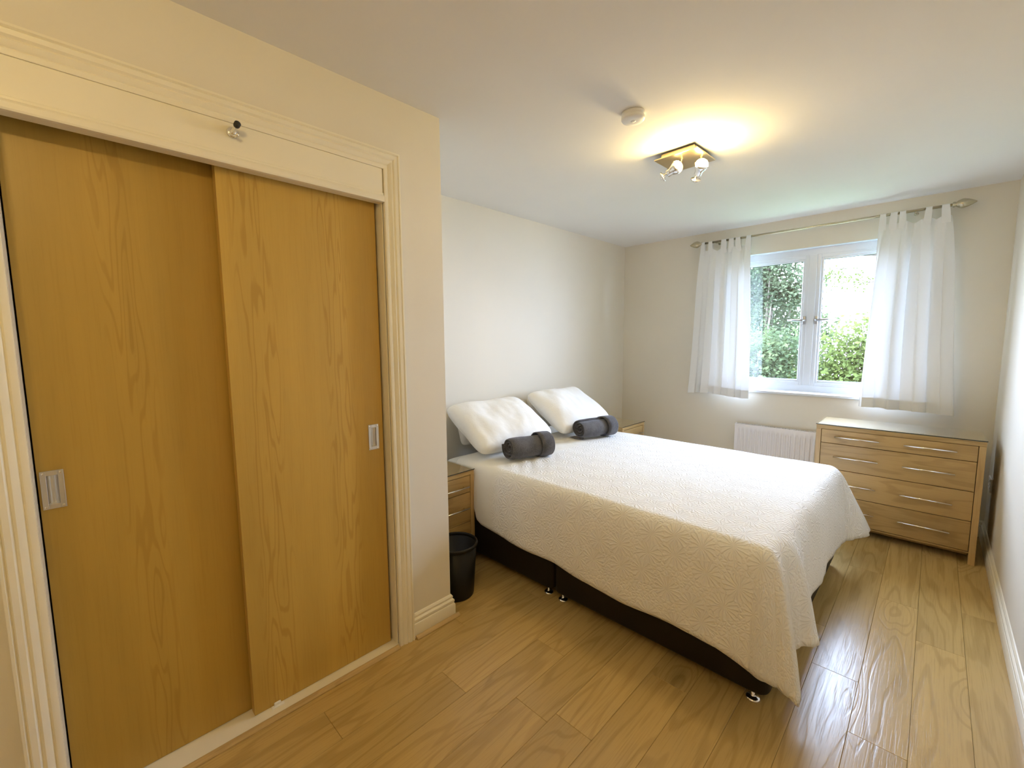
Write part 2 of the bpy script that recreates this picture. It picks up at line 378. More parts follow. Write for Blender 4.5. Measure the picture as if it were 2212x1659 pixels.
# ------------------------------------------------------------------ sliding doors
def finger_pull(parent, x, y, z, hw=.0235, hh=.055):
    b = B(); f = .012
    b.box(x, y - hw, z - hh, x + .003, y - hw + f, z + hh, .0006, 1).box(x, y + hw - f, z - hh, x + .003, y + hw, z + hh, .0006, 1)
    b.box(x, y - hw + f, z + hh - .014, x + .003, y + hw - f, z + hh, .0006, 1).box(x, y - hw + f, z - hh, x + .003, y + hw - f, z - hh + .014, .0006, 1)
    o = O('finger_pull', b, SATIN, parent)
    cup = bmesh.new(); n = 10; rings = []
    for zz in (z - hh + .014, z + hh - .014):
        rings.append([cup.verts.new((x - .010 * math.sin(PI * i / n), y + (hw - f) * -math.cos(PI * i / n), zz)) for i in range(n + 1)])
    for i in range(n): cup.faces.new((rings[0][i], rings[0][i + 1], rings[1][i + 1], rings[1][i]))
    for r in rings: cup.faces.new(r)
    bb = B(); bb.add(cup); O('finger_cup', bb, SATIN, o)
    for sy in (-1, 1):
        for sz in (-1, 1):
            O('screw', B().lathe([(0, .0012), (.0028, .0008), (.003, 0)], 10, Matrix.Translation((x + .003, y + sy * (hw - .006), z + sz * (hh - .007))) @ Matrix.Rotation(PI / 2, 4, 'Y')), CHROME, o)
def sliding(name, x1, th, y0, y1, m, label, hy, hz, cut):
    b = B(); f0 = hy - cut; f1 = hy + cut; z0, z1 = hz - .042, hz + .042
    # slab with a mortice for the pull
    y0_, y1_ = y0, y1
    b.box(x1 - th, y0_, .014, x1 - .012, y1_, 1.99)
    b.box(x1 - .012, y0_, .014, x1, f0, 1.99).box(x1 - .012, f1, .014, x1, y1_, 1.99)
    b.box(x1 - .012, f0, .014, x1, f1, z0).box(x1 - .012, f0, z1, x1, f1, 1.99)
    me = b.mesh(name)
    for v in me.vertices: v.co.y -= y0
    o = O(name, me, m, loc=(0, y0, 0)); struct(o, label, 'door')
    e = bpy.data.objects.new('x', None)
    finger_pull(o, x1, hy - y0, hz)
    return o
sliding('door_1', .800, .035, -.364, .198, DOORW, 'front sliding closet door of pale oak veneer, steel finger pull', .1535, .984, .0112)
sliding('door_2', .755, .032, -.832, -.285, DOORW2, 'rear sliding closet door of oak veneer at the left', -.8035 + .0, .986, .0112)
g = O('floor_guide', B().box(.801, -.300, .0121, .809, -.276, .026, .002, 1).box(.801, -.310, .0121, .818, -.266, .0155, .001, 1), PLASTW)
tag(g, 'small white plastic floor guide under the front sliding door', 'door guide')

# door stop on the header
t = thing('door_stop', 'small chrome door stop with black rubber tip on the cream header board', 'door stop', (.8505, -.318, 2.070))
ax = Vector((1, .10, .30)).normalized(); rot = ax.to_track_quat('Z', 'Y').to_matrix().to_4x4()
O('base', B().lathe([(0, 0), (.017, 0), (.0165, .004), (.012, .007), (0, .007)], 24, Matrix.Rotation(PI / 2, 4, 'Y')), CHROME, t, True)
O('stem', B().lathe([(.010, .004), (.007, .012), (.006, .030), (.0085, .038)], 20, rot), CHROME, t, True)
O('rubber_tip', B().lathe([(0, .036), (.0085, .036), (.0095, .040), (.0095, .050), (.007, .053), (0, .053)], 20, rot), RUBBER, t, True)
O('hook', B().tube([(.005, .002, -.008), (.016, .004, -.014), (.026, .006, -.015), (.030, .007, -.009)], [.004, .0045, .0045, .005], 10), CHROME, t, True)

# ------------------------------------------------------------------ window
FY = 3.70
win = O('window_1', B().box(WX0, FY, WZ0, WX0 + .062, FY + .07, WZ1, .003).box(WX1 - .062, FY, WZ0, WX1, FY + .07, WZ1, .003)
        .box(WX0 + .06, FY, WZ1 - .055, WX1 - .06, FY + .07, WZ1, .003).box(WX0 + .06, FY, WZ0, WX1 - .06, FY + .07, WZ0 + .062, .003)
        .box(1.707, FY - .002, WZ0 + .06, 1.763, FY + .07, WZ1 - .05, .004), UPVC)
struct(win, 'white double casement window with a central mullion', 'window')
def sash(x0, x1, hside):
    z0, z1 = WZ0 + .060, WZ1 - .053; f = .046; y0, y1 = FY + .004, FY + .060
    def ring(b, i0, i1, ya, yb):
        b.box(x0 + i0, ya, z0 + i0, x0 + i1, yb, z1 - i0, .003).box(x1 - i1, ya, z0 + i0, x1 - i0, yb, z1 - i0, .003)
        b.box(x0 + i1, ya, z1 - i1, x1 - i1, yb, z1 - i0, .003).box(x0 + i1, ya, z0 + i0, x1 - i1, yb, z0 + i1, .003)
    b = B(); ring(b, 0, f * .62, y0, y1); ring(b, f * .6, f, y0 + .010, y1)
    s = O('sash', b, UPVC, win)
    g = B(); ring(g, f, f + .004, y0 + .022, y0 + .030); O('gasket', g, RUBBER, s)
    O('glass_pane', B().box(x0 + f - .004, y0 + .024, z0 + f - .004, x1 - f + .004, y0 + .028, z1 - f + .004), GLASS, s)
    hx = x1 - .016 if hside > 0 else x0 + .016; hz = 1.545
    h = B().box(hx - .012, y0 - .007, hz - .034, hx + .012, y0 + .001, hz + .034, .003)
    d = -hside
    h.tube([(hx, y0 - .004, hz), (hx, y0 - .030, hz), (hx + d * .012, y0 - .040, hz), (hx + d * .115, y0 - .040, hz + .002)], [.010, .010, .010, .008], 12)
    O('handle', h, LEVER, s, True)
sash(WX0 + .060, 1.708, 1); sash(1.762, WX1 - .060, -1)
O('window_sill', B().box(WX0 - .0, D - .022, WZ0 - .022, WX1 + .0, FY + .002, WZ0, .004), UPVC, win)
O('reveal_lining', B().box(WX0, D - .001, WZ1 - .002, WX1, FY + .001, WZ1 + .0), UPVC, win)

# ------------------------------------------------------------------ curtain pole and curtains
RY, RZ = 3.53, 2.287
pole = thing('curtain_pole', 'brushed nickel curtain pole with pointed finials above the window', 'curtain pole', (1.70, RY, RZ))
RR = Matrix.Rotation(PI / 2, 4, 'Y')
O('pole', B().tube([(-.86, 0, 0), (.90, 0, 0)], .0095, 20), NICKEL, pole, True)
fin = [(.009, -.010), (.018, -.006), (.018, .003), (.013, .008), (.022, .018), (.030, .034), (.031, .046), (.025, .068), (.014, .090), (.004, .106), (0, .108)]
O('finial', B().lathe(fin, 28, Matrix.Translation((.845, 0, 0)) @ RR), NICKEL, pole, True)
O('finial', B().lathe(fin, 28, Matrix.Translation((-.835, 0, 0)) @ Matrix.Rotation(-PI / 2, 4, 'Y')), NICKEL, pole, True)
for bx in (.655, -.70):
    O('bracket', B().tube([(bx, .094, -.004), (bx, .03, -.004), (bx, .006, -.010), (bx, 0, -.010)], .006, 12).lathe([(0, 0), (.013, 0), (.012, .006), (0, .006)], 24, Matrix.Translation((bx, .094, -.004)) @ Matrix.Rotation(PI / 2, 4, 'X')), NICKEL, pole, True)

def curtain(name, label, x0t, x1t, x0b, x1b, zt, zb, tabs, nf, amp, seed, lift=lambda u: 0, lean=0):
    nu, nv = 170, 46; bm = bmesh.new(); rnd = random.Random(seed)
    ph = [rnd.uniform(0, 6.28) for _ in range(6)]
    def P(u, v):
        # v 0 top .. 1 bottom; folds gather under the tabs and drift a little on the way down
        e = v ** .8
        ud = u + .016 * math.sin(2.2 * v + ph[0] + 5 * u) * v
        x = (x0t + (x1t - x0t) * ud) * (1 - e) + (x0b + (x1b - x0b) * ud) * e
        a = amp * (.45 + .55 * min(1, v * 3)) * (1 + .35 * math.sin(3 * v + ph[1] + 7 * u))
        q = nf * 2 * PI * (ud + .022 * math.sin(3.1 * v + ph[2])) + ph[3]
        y = RY + lean * v + a * math.sin(q) + .35 * a * math.sin(q * 1.7 + ph[4] + 2 * v)
        x += .010 * math.cos(q * 2) * min(1, v * 4)
        top = zt
        d = min(abs(x - tb) for tb in tabs)
        top -= .020 * min(1, max(0, d - .016) / .04)            # the heading sags between the tabs
        zz = top + (zb + lift(u) - top) * v
        return Vector((x, y, zz))
    g = [[bm.verts.new(P(i / nu, j / nv)) for i in range(nu + 1)] for j in range(nv + 1)]
    for j in range(nv):
        for i in range(nu): bm.faces.new((g[j][i], g[j][i + 1], g[j + 1][i + 1], g[j + 1][i]))
    b = B(); b.add(bm)
    root = O(name, b, CURT, None, True); tag(root, label, 'curtain', 'tab top curtains at the window')
    # hem
    bm = bmesh.new(); rows = []
    for v in (.945, 1.0):
        rows.append([bm.verts.new(P(i / nu, v) + Vector((0, -.0025, 0))) for i in range(nu + 1)])
    for i in range(nu): bm.faces.new((rows[0][i], rows[0][i + 1], rows[1][i + 1], rows[1][i]))
    b = B(); b.add(bm); O('hem', b, CURT, root, True)
    for tb in tabs:
        wv = .019 + rnd.uniform(-.003, .002); tilt = rnd.uniform(-.008, .008); bm = bmesh.new(); ring = []
        u = min(range(nu + 1), key=lambda i: abs(P(i / nu, 0).x - tb)); pt = P(u / nu, .03)
        r = .0125
        path = [(pt.y - .001, pt.z - .01), (RY - r - .001, zt + .02), (RY - r, RZ)] + [(RY - r * math.cos(k * PI / 6), RZ + r * math.sin(k * PI / 6)) for k in range(1, 6)] + [(RY + r, RZ), (RY + r + .001, zt + .02), (pt.y + .003, pt.z - .01)]
        for y, z in path:
            k = (z - (zt - .03)) / .1
            ring.append([bm.verts.new((tb - wv - .004 * (1 - k) + tilt * k, y, z)), bm.verts.new((tb + tilt * k, y - .0012, z)), bm.verts.new((tb + wv + .004 * (1 - k) + tilt * k, y, z))])
        for a, c in zip(ring, ring[1:]):
            for k in range(2): bm.faces.new((a[k], a[k + 1], c[k + 1], c[k]))
        b = B(); b.add(bm); O('tab_loop', b, CURT, root, True)
    return root
curtain('curtain', 'white tab top cotton curtain at the left of the window', .862, 1.292, .778, 1.322, 2.225, .862,
        [.880, .955, 1.070, 1.135, 1.195, 1.272], 4.5, .015, 3, lift=lambda u: .012 * math.sin(5 * u), lean=-.0)
curtain('curtain', 'white tab top cotton curtain at the right, above the chest of drawers', 2.158, 2.540, 2.118, 2.640, 2.225, .850,
        [2.178, 2.235, 2.290, 2.418, 2.512], 3.6, .022, 11, lift=lambda u: .015 * (1 - u), lean=-.01)

# ------------------------------------------------------------------ radiator
rad = thing('radiator', 'white panel radiator on the wall below the window', 'radiator', (0, 0, 0))
rx0, rx1, ry, rz0, rz1 = 1.235, 2.235, 3.525, .13, .612
bm = bmesh.new(); pts = []; x = rx0
def yprof(x):
    k = ((x - rx0 - .028) % .0355) / .0355
    if x < rx0 + .028 or x > rx1 - .028: return 0
    return .008 * max(0, min(1, (abs(k - .5) - .17) / .10))
xs = [rx0 + (rx1 - rx0) * i / 420 for i in range(421)]
zs = [(rz0, 0), (rz0 + .045, 0), (rz0 + .058, 1), (rz1 - .062, 1), (rz1 - .050, 0), (rz1 - .006, 0), (rz1, -.6)]
g = [[bm.verts.new((x, ry + (yprof(x) * k if k > 0 else -.008 * k), z)) for x in xs] for z, k in zs]
for j in range(len(zs) - 1):
    for i in range(len(xs) - 1): bm.faces.new((g[j][i], g[j][i + 1], g[j + 1][i + 1], g[j + 1][i]))
b = B(); b.add(bm); b.box(rx0, ry + .010, rz0, rx1, ry + .018, rz1 - .002)
O('front_panel', b, RADI, rad, True)
O('side_cap', B().box(rx0 - .003, ry - .001, rz0, rx0, ry + .062, rz1 + .002, .0008, 1), RADI, rad)
O('side_cap', B().box(rx1, ry - .001, rz0, rx1 + .003, ry + .062, rz1 + .002, .0008, 1), RADI, rad)
gr = B()
for i in range(60): gr.box(rx0 + .012 + i * .0163, ry + .012, rz1 - .004, rx0 + .017 + i * .0163, ry + .058, rz1)
gr.box(rx0, ry + .008, rz1 - .004, rx1, ry + .012, rz1).box(rx0, ry + .056, rz1 - .03, rx1, ry + .062, rz1)
o = O('top_grille', gr, RADI, rad)
O('back_panel', B().box(rx0 + .01, ry + .058, rz0, rx1 - .01, ry + .064, rz1 - .02), RADI, rad)
O('plug', B().lathe([(0, 0), (.009, 0), (.009, .012), (.006, .016), (0, .016)], 16, Matrix.Translation((rx0 + .012, ry + .006, rz1 - .002))), RADI, rad)
for px in (rx0 + .10, rx1 - .10):
    O('wall_bracket', B().box(px, ry + .064, .2, px + .03, D - .001, .5), RADI, rad)

# ------------------------------------------------------------------ furniture
def bar_handle(parent, x0, x1, z, y, axis='x'):
    b = B(); r = .0055; so = .022; e = .028
    def q(a, o_): return (a, y - o_, z) if axis == 'x' else (y + o_, a, z)
    b.tube([q(x0, so), q(x1, so)], r, 14)
    for a in (x0 + e, x1 - e): b.tube([q(a, 0), q(a, so)], .0045, 10)
    O('bar_handle', b, CHROME, parent, True)
def chest():
    x0, x1, y0, y1, h = 1.935, 2.776, 3.026, 3.420, .772
    t = thing('chest_of_drawers', 'wide oak chest of four drawers with a glass top under the window', 'chest of drawers', (x0, y0, 0))
    def bx(b, a0, b0, c0, a1, b1, c1, bev=.0015): return b.box(a0 - x0, b0 - y0, c0, a1 - x0, b1 - y0, c1, bev, 1)
    P_ = .030
    for a in (x0, x1 - P_):
        for c in (y0, y1 - P_): O('leg', bx(B(), a, c, 0, a + P_, c + P_, h - P_), OAKZ, t)
    O('side_panel', bx(B(), x0 + .004, y0 + P_, .075, x0 + .022, y1 - P_, h - P_), OAKZ, t)
    O('side_panel', bx(B(), x1 - .022, y0 + P_, .075, x1 - .004, y1 - P_, h - P_), OAKZ, t)
    O('top', bx(B(), x0, y0, h - P_, x1, y1, h), OAKX, t)
    O('back_panel', bx(B(), x0 + P_, y1 - .02, .075, x1 - P_, y1 - .008, h - P_), OAKX, t)
    O('plinth', bx(B(), x0 + P_, y0 + .110, .020, x1 - P_, y0 + .125, .070), OAKX, t)
    O('bottom_panel', bx(B(), x0 + .022, y0 + .012, .066, x1 - .022, y1 - .02, .078), OAKX, t)
    O('glass_top', bx(B(), x0 - .003, y0 - .004, h + .0025, x1 + .003, y1, h + .0075, .001), GTOP, t)
    O('glass_edge', bx(B(), x0 - .0032, y0 - .0044, h + .0005, x1 + .0032, y0 - .003, h + .0058, 0), GEDGE, t)
    zs = [.742, .643, .457, .271, .082]
    for k in range(4):
        dr = O('drawer', bx(B(), x0 + P_ + .003, y0 + .003, zs[k + 1] + .0015, x1 - P_ - .003, y0 + .022, zs[k] - .0025, .001), OAKX, t)
        hz = [.694, .551, .360, .178][k]
        bar_handle(dr, 2.046 - x0, 2.290 - x0, hz, .003); bar_handle(dr, 2.412 - x0, 2.656 - x0, hz, .003)
    return t
chest()
def nightstand(x1, y0, y1, h, label):
    x0 = x1 - .40; P_ = .028
    t = thing('bedside_cabinet', label, 'bedside cabinet', (x0, y0, 0), group='matching oak bedside cabinets')
    def bx(b, a0, b0, c0, a1, b1, c1, bev=.0015): return b.box(a0 - x0, b0 - y0, c0, a1 - x0, b1 - y0, c1, bev, 1)
    for a in (x0, x1 - P_):
        for c in (y0, y1 - P_): O('leg', bx(B(), a, c, 0, a + P_, c + P_, h - P_), OAKZ, t)
    for c in (y0 + .004, y1 - .022): O('side_panel', bx(B(), x0 + P_, c, .07, x1 - P_, c + .018, h - P_), OAKZ, t)
    O('top', bx(B(), x0, y0, h - P_, x1, y1, h), OAKY, t)
    O('back_panel', bx(B(), x0 + .008, y0 + P_, .07, x0 + .02, y1 - P_, h - P_), OAKY, t)
    O('bottom_panel', bx(B(), x0 + .02, y0 + .022, .066, x1 - .02, y1 - .022, .078), OAKY, t)
    O('glass_top', bx(B(), x0, y0 - .002, h + .0025, x1 + .004, y1 + .002, h + .0070, .001), GTOP, t)
    O('glass_edge', bx(B(), x1 + .003, y0 - .002, h + .0005, x1 + .0044, y1 + .002, h + .0055, 0), GEDGE, t)
    zs = [h - P_ - .002, h - .136, h - .325, .080]
    for k in range(3):
        dr = O('drawer', bx(B(), x1 - .022, y0 + P_ + .002, zs[k + 1] + .0015, x1 - .003, y1 - P_ - .002, zs[k] - .002, .001), OAKY, t)
        hz = (zs[k] + zs[k + 1]) / 2 - (.012 if k == 0 else 0)
        bar_handle(dr, .09, y1 - y0 - .055, hz, x1 - x0 - .003, 'y')
    return t
nightstand(.510, .548, .966, .597, 'oak bedside cabinet with glass top between closet corner and bed')
nightstand(.540, 2.705, 3.115, .597, 'oak bedside cabinet in the far corner beyond the bed')

# ------------------------------------------------------------------ bed
BX0, BX1, BY0, BY1 = .13, 2.155, .985, 2.487
def rounded_box(x0, y0, z0, x1, y1, z1, r, seg=6, re=.012):
    bm = bmesh.new(); loop = []
    for cx, cy, a0 in ((x1 - r, y0 + r, -PI / 2), (x1 - r, y1 - r, 0), (x0 + r, y1 - r, PI / 2), (x0 + r, y0 + r, PI)):
        for k in range(seg + 1): loop.append((cx, cy, a0 + k * PI / 2 / seg))
    lv = [(z0, re), (z0 + re * .3, re * .3), (z0 + re, 0), (z1 - re, 0), (z1 - re * .3, re * .3), (z1, re)]
    rings = [[bm.verts.new((cx + (r - i) * math.cos(a), cy + (r - i) * math.sin(a), z)) for cx, cy, a in loop] for z, i in lv]
    n = len(loop)
    for A, Q in zip(rings, rings[1:]):
        for k in range(n): bm.faces.new((A[k], A[(k + 1) % n], Q[(k + 1) % n], Q[k]))
    bm.faces.new(rings[0][::-1]); bm.faces.new(rings[-1]); bmesh.ops.recalc_face_normals(bm, faces=bm.faces)
    b = B(); b.add(bm); return b
bed = thing('divan_bed', 'king size divan bed with dark faux leather base on chrome glides', 'bed', (0, 0, 0))
XM = 1.120
O('base_half', rounded_box(BX0, BY0, .045, XM - .0015, BY1, .325, .035), LEATH, bed, True)
O('base_half', rounded_box(XM + .0015, BY0, .045, BX1, BY1, .325, .045), LEATH, bed, True)
O('mattress', rounded_box(BX0, BY0 + .022, .326, BX1 - .045, BY1 - .022, .585, .06, re=.045), BED, bed, True)
GL = [(0, 0), (.026, 0), (.0265, .003), (.022, .0075), (.010, .010), (.007, .014), (.007, .048), (0, .048)]
for gx in (.19, 1.068, 1.168, 2.098):
    for gy in (1.022, 2.45): O('glide', B().lathe(GL, 28, Matrix.Translation((gx, gy, 0))), CHROME, bed, True)

# coverlet: flat top patch plus draped strips round three sides
def lerp(a, b, t): return a + (b - a) * t
def table(tb, x, sm=True):
    if x <= tb[0][0]: return tb[0][1:]
    for p, q in zip(tb, tb[1:]):
        if x <= q[0]:
            t = (x - p[0]) / (q[0] - p[0]); t = t * t * (3 - 2 * t) if sm else t
            return tuple(lerp(a, b_, t) for a, b_ in zip(p[1:], q[1:]))
    return tb[-1][1:]
IX0, IX1, IY0, IY1, ZT = .30, 2.095, 1.042, 2.430, .619
NEAR = [(.30, .069, .40), (.48, .071, .37), (.523, .080, .332), (.545, .088, .290), (.591, .090, .269), (.695, .092, .258), (.85, .092, .240), (1.01, .092, .229), (1.157, .092, .231), (1.291, .093, .214), (1.454, .092, .198), (1.566, .092, .190), (1.734, .093, .199), (1.865, .092, .192), (1.975, .094, .186), (2.03, .094, .172), (2.095, .096, .156)]
CORN = [(-90, .096, .156), (-62, .118, .152), (-46, .132, .147), (-36, .165, .132), (-30, .186, .110), (-22, .176, .120), (-8, .120, .165), (0, .100, .185)]
FOOT = [(1.042, .100, .185), (1.09, .098, .205), (1.14, .128, .215), (1.185, .172, .212), (1.215, .178, .208), (1.26, .125, .225), (1.34, .095, .232), (1.55, .088, .225), (1.80, .095, .20), (2.0, .086, .19), (2.2, .092, .182), (2.35, .098, .180), (2.43, .104, .180)]
FCOR = [(0, .104, .180), (20, .15, .185), (42, .27, .19), (54, .332, .195), (66, .27, .19), (80, .12, .20), (90, .085, .21)]
FAR = [(.30, .080, .3), (1.0, .085, .24), (2.095, .085, .21)]
def wrinkle(x, y):
    n = mnoise.noise(Vector((x * 2.2, y * 2.2, 3.1))) * .006 + mnoise.noise(Vector((x * 6, y * 9, 8))) * .003
    if x < 1.0: n += .004 * math.sin((x * 1.0 + y * .9) * 60) * max(0, 1 - abs(x - .72) / .25) * max(0, 1 - abs(y - 1.25) / .35)
    return n
def ztop(x, y):
    dome = .012 * (1 - ((x - 1.2) / .95) ** 2) * (1 - ((y - 1.736) / .72) ** 2)
    return ZT + dome + wrinkle(x, y)
def coverlet():
    bm = bmesh.new(); uvl = bm.loops.layers.uv.new('UVMap'); uvs = {}
    def add(co, uv): v = bm.verts.new(co); uvs[v] = uv; return v
    nx, ny, nt_ = 150, 112, 44
    xs = [lerp(IX0, IX1, i / nx) for i in range(nx + 1)]; ys = [lerp(IY0, IY1, j / ny) for j in range(ny + 1)]
    G = [[add((x, y, ztop(x, y)), (x, y)) for y in ys] for x in xs]
    for i in range(nx):
        for j in range(ny): bm.faces.new((G[i][j], G[i + 1][j], G[i + 1][j + 1], G[i][j + 1]))
    cols = []   # (start vert, normal vec, hem radius, hem z, tangential shift)
    for i in range(nx + 1):
        rr, hz = table(NEAR, xs[i], False); cols.append((G[i][0], Vector((0, -1, 0)), rr, hz))
    for k in range(1, 48):
        a = -90 + 90 * k / 48; rr, hz = table(CORN, a); cols.append((G[nx][0], Vector((math.cos(math.radians(a)), math.sin(math.radians(a)), 0)), rr, hz))
    for j in range(ny + 1):
        rr, hz = table(FOOT, ys[j]); cols.append((G[nx][j], Vector((1, 0, 0)), rr, hz))
    for k in range(1, 40):
        a = 90 * k / 40; rr, hz = table(FCOR, a); cols.append((G[nx][ny], Vector((math.cos(math.radians(a)), math.sin(math.radians(a)), 0)), rr, hz))
    for i in range(nx, -1, -1):
        rr, hz = table(FAR, xs[i]); cols.append((G[i][ny], Vector((0, 1, 0)), rr, hz))
    prev = None
    for (v0, n, rr, hz) in cols:
        p0 = v0.co.copy(); u0 = Vector((*uvs[v0], 0))
        p1 = p0 + n * .080 + Vector((0, 0, .000)); p2 = p0 + n * (.082 + (rr - .085) * .30); p2.z = .50; p3 = p0 + n * rr; p3.z = hz
        col = [v0]; arc = 0; last = p0
        for s in range(1, nt_ + 1):
            t = s / nt_; m_ = 1 - t
            p = p0 * m_ ** 3 + p1 * 3 * m_ * m_ * t + p2 * 3 * m_ * t * t + p3 * t ** 3
            wob = mnoise.noise(Vector((p.x * 5, p.y * 5, p.z * 3))) * .010 * t + mnoise.noise(Vector((p.x * 14, p.y * 14, p.z * 9))) * .003 * t
            p = p + n * wob
            arc += (p - last).length; last = p
            uvp = u0 + n * arc
            col.append(add(p, (uvp.x, uvp.y)))
        if prev:
            for s in range(nt_):
                a, b_, c, d = prev[s], prev[s + 1], col[s + 1], col[s]
                if a is d: bm.faces.new((a, b_, c))
                else: bm.faces.new((a, b_, c, d))
        prev = col
    bm.faces.ensure_lookup_table()
    for f in bm.faces:
        for l in f.loops: l[uvl].uv = uvs[l.vert]
    bmesh.ops.recalc_face_normals(bm, faces=bm.faces)
    me = bpy.data.meshes.new('coverlet'); bm.to_mesh(me); bm.free(); me.shade_smooth()
    o = O('coverlet', me, QUILT)
    md = o.modifiers.new('thickness', 'SOLIDIFY'); md.thickness = .004; md.offset = 1
    return tag(o, 'white quilted coverlet embossed with daisy rosettes, draped over the bed', 'bedspread')
coverlet()

# ------------------------------------------------------------------ pillows
def pillow_mesh(w_, h_, t_, seed, droop=0):
    n, m_ = 44, 30; bm = bmesh.new(); sides = []
    for s in (1, -1):
        g = []
        for i in range(n + 1):
            row = []
            for j in range(m_ + 1):
                a = -1 + 2 * i / n; b_ = -1 + 2 * j / m_
                th = (max(0, 1 - abs(a) ** 3.6) * max(0, 1 - abs(b_) ** 3.4)) ** .46
                # sides pull in between the pointed corners
                cr = 1 - .07 * abs(a) ** 7 * abs(b_) ** 7
                x = a * w_ / 2 * (1 - .035 * (1 - b_ * b_)) * cr; y = b_ * h_ / 2 * (1 - .04 * (1 - a * a)) * cr
                wr = mnoise.noise(Vector((x * 7 + seed, y * 7, s * 2.0))) * .014 + mnoise.noise(Vector((x * 17 + seed, y * 11, s * 5.0))) * .006
                z = s * (t_ / 2 * th * (1 + .25 * mnoise.noise(Vector((x * 3 + seed, y * 3, 4))) - .12 * b_) + wr * th)
                z += -droop * (1 - b_) * .5
                if s < 0 and (i in (0, n) or j in (0, m_)): row.append(sides[0][i][j])
                else: row.append(bm.verts.new((x, y, z)))
            g.append(row)
        sides.append(g)
        for i in range(n):
            for j in range(m_):
                q = (g[i][j], g[i + 1][j], g[i + 1][j + 1], g[i][j + 1])
                bm.faces.new(q if s > 0 else q[::-1])
    b = B(); b.add(bm); return b
def pillow(label, TL, TR, BL, t_, seed, m=LINEN):
    """frame from three corners: local x along TL->TR, local y from bottom to top, local z out towards the room"""
    TL, TR, BL = Vector(TL), Vector(TR), Vector(BL); X = (TR - TL); w_ = X.length; X.normalize()
    Yv = (TL - BL); Yv = Yv - X * Yv.dot(X); h_ = Yv.length; Yv.normalize(); Z = X.cross(Yv)
    c = (TR + BL) / 2
    o = O('pillow', pillow_mesh(w_, h_, t_, seed), m, None, True)
    o.matrix_world = Matrix(((X.x, Yv.x, Z.x, c.x), (X.y, Yv.y, Z.y, c.y), (X.z, Yv.z, Z.z, c.z), (0, 0, 0, 1)))
    return tag(o, label, 'pillow', 'bed pillows')
pillow('white front pillow leaning on the wall nearest the closet', (.13, 1.065, .935), (.13, 1.785, .940), (.53, .975, .682), .185, 1)
pillow('white front pillow leaning on the wall nearest the window', (.135, 1.885, .955), (.135, 2.580, .955), (.535, 1.795, .684), .185, 5)
pillow('shaded rear pillow against the wall behind the left front pillow', (.050, 1.15, .90), (.058, 1.93, .90), (.16, 1.15, .645), .09, 9, SHADEP)
pillow('shaded rear pillow against the wall behind the right front pillow', (.050, 1.94, .91), (.052, 2.44, .90), (.16, 1.94, .645), .09, 14, SHADEP)

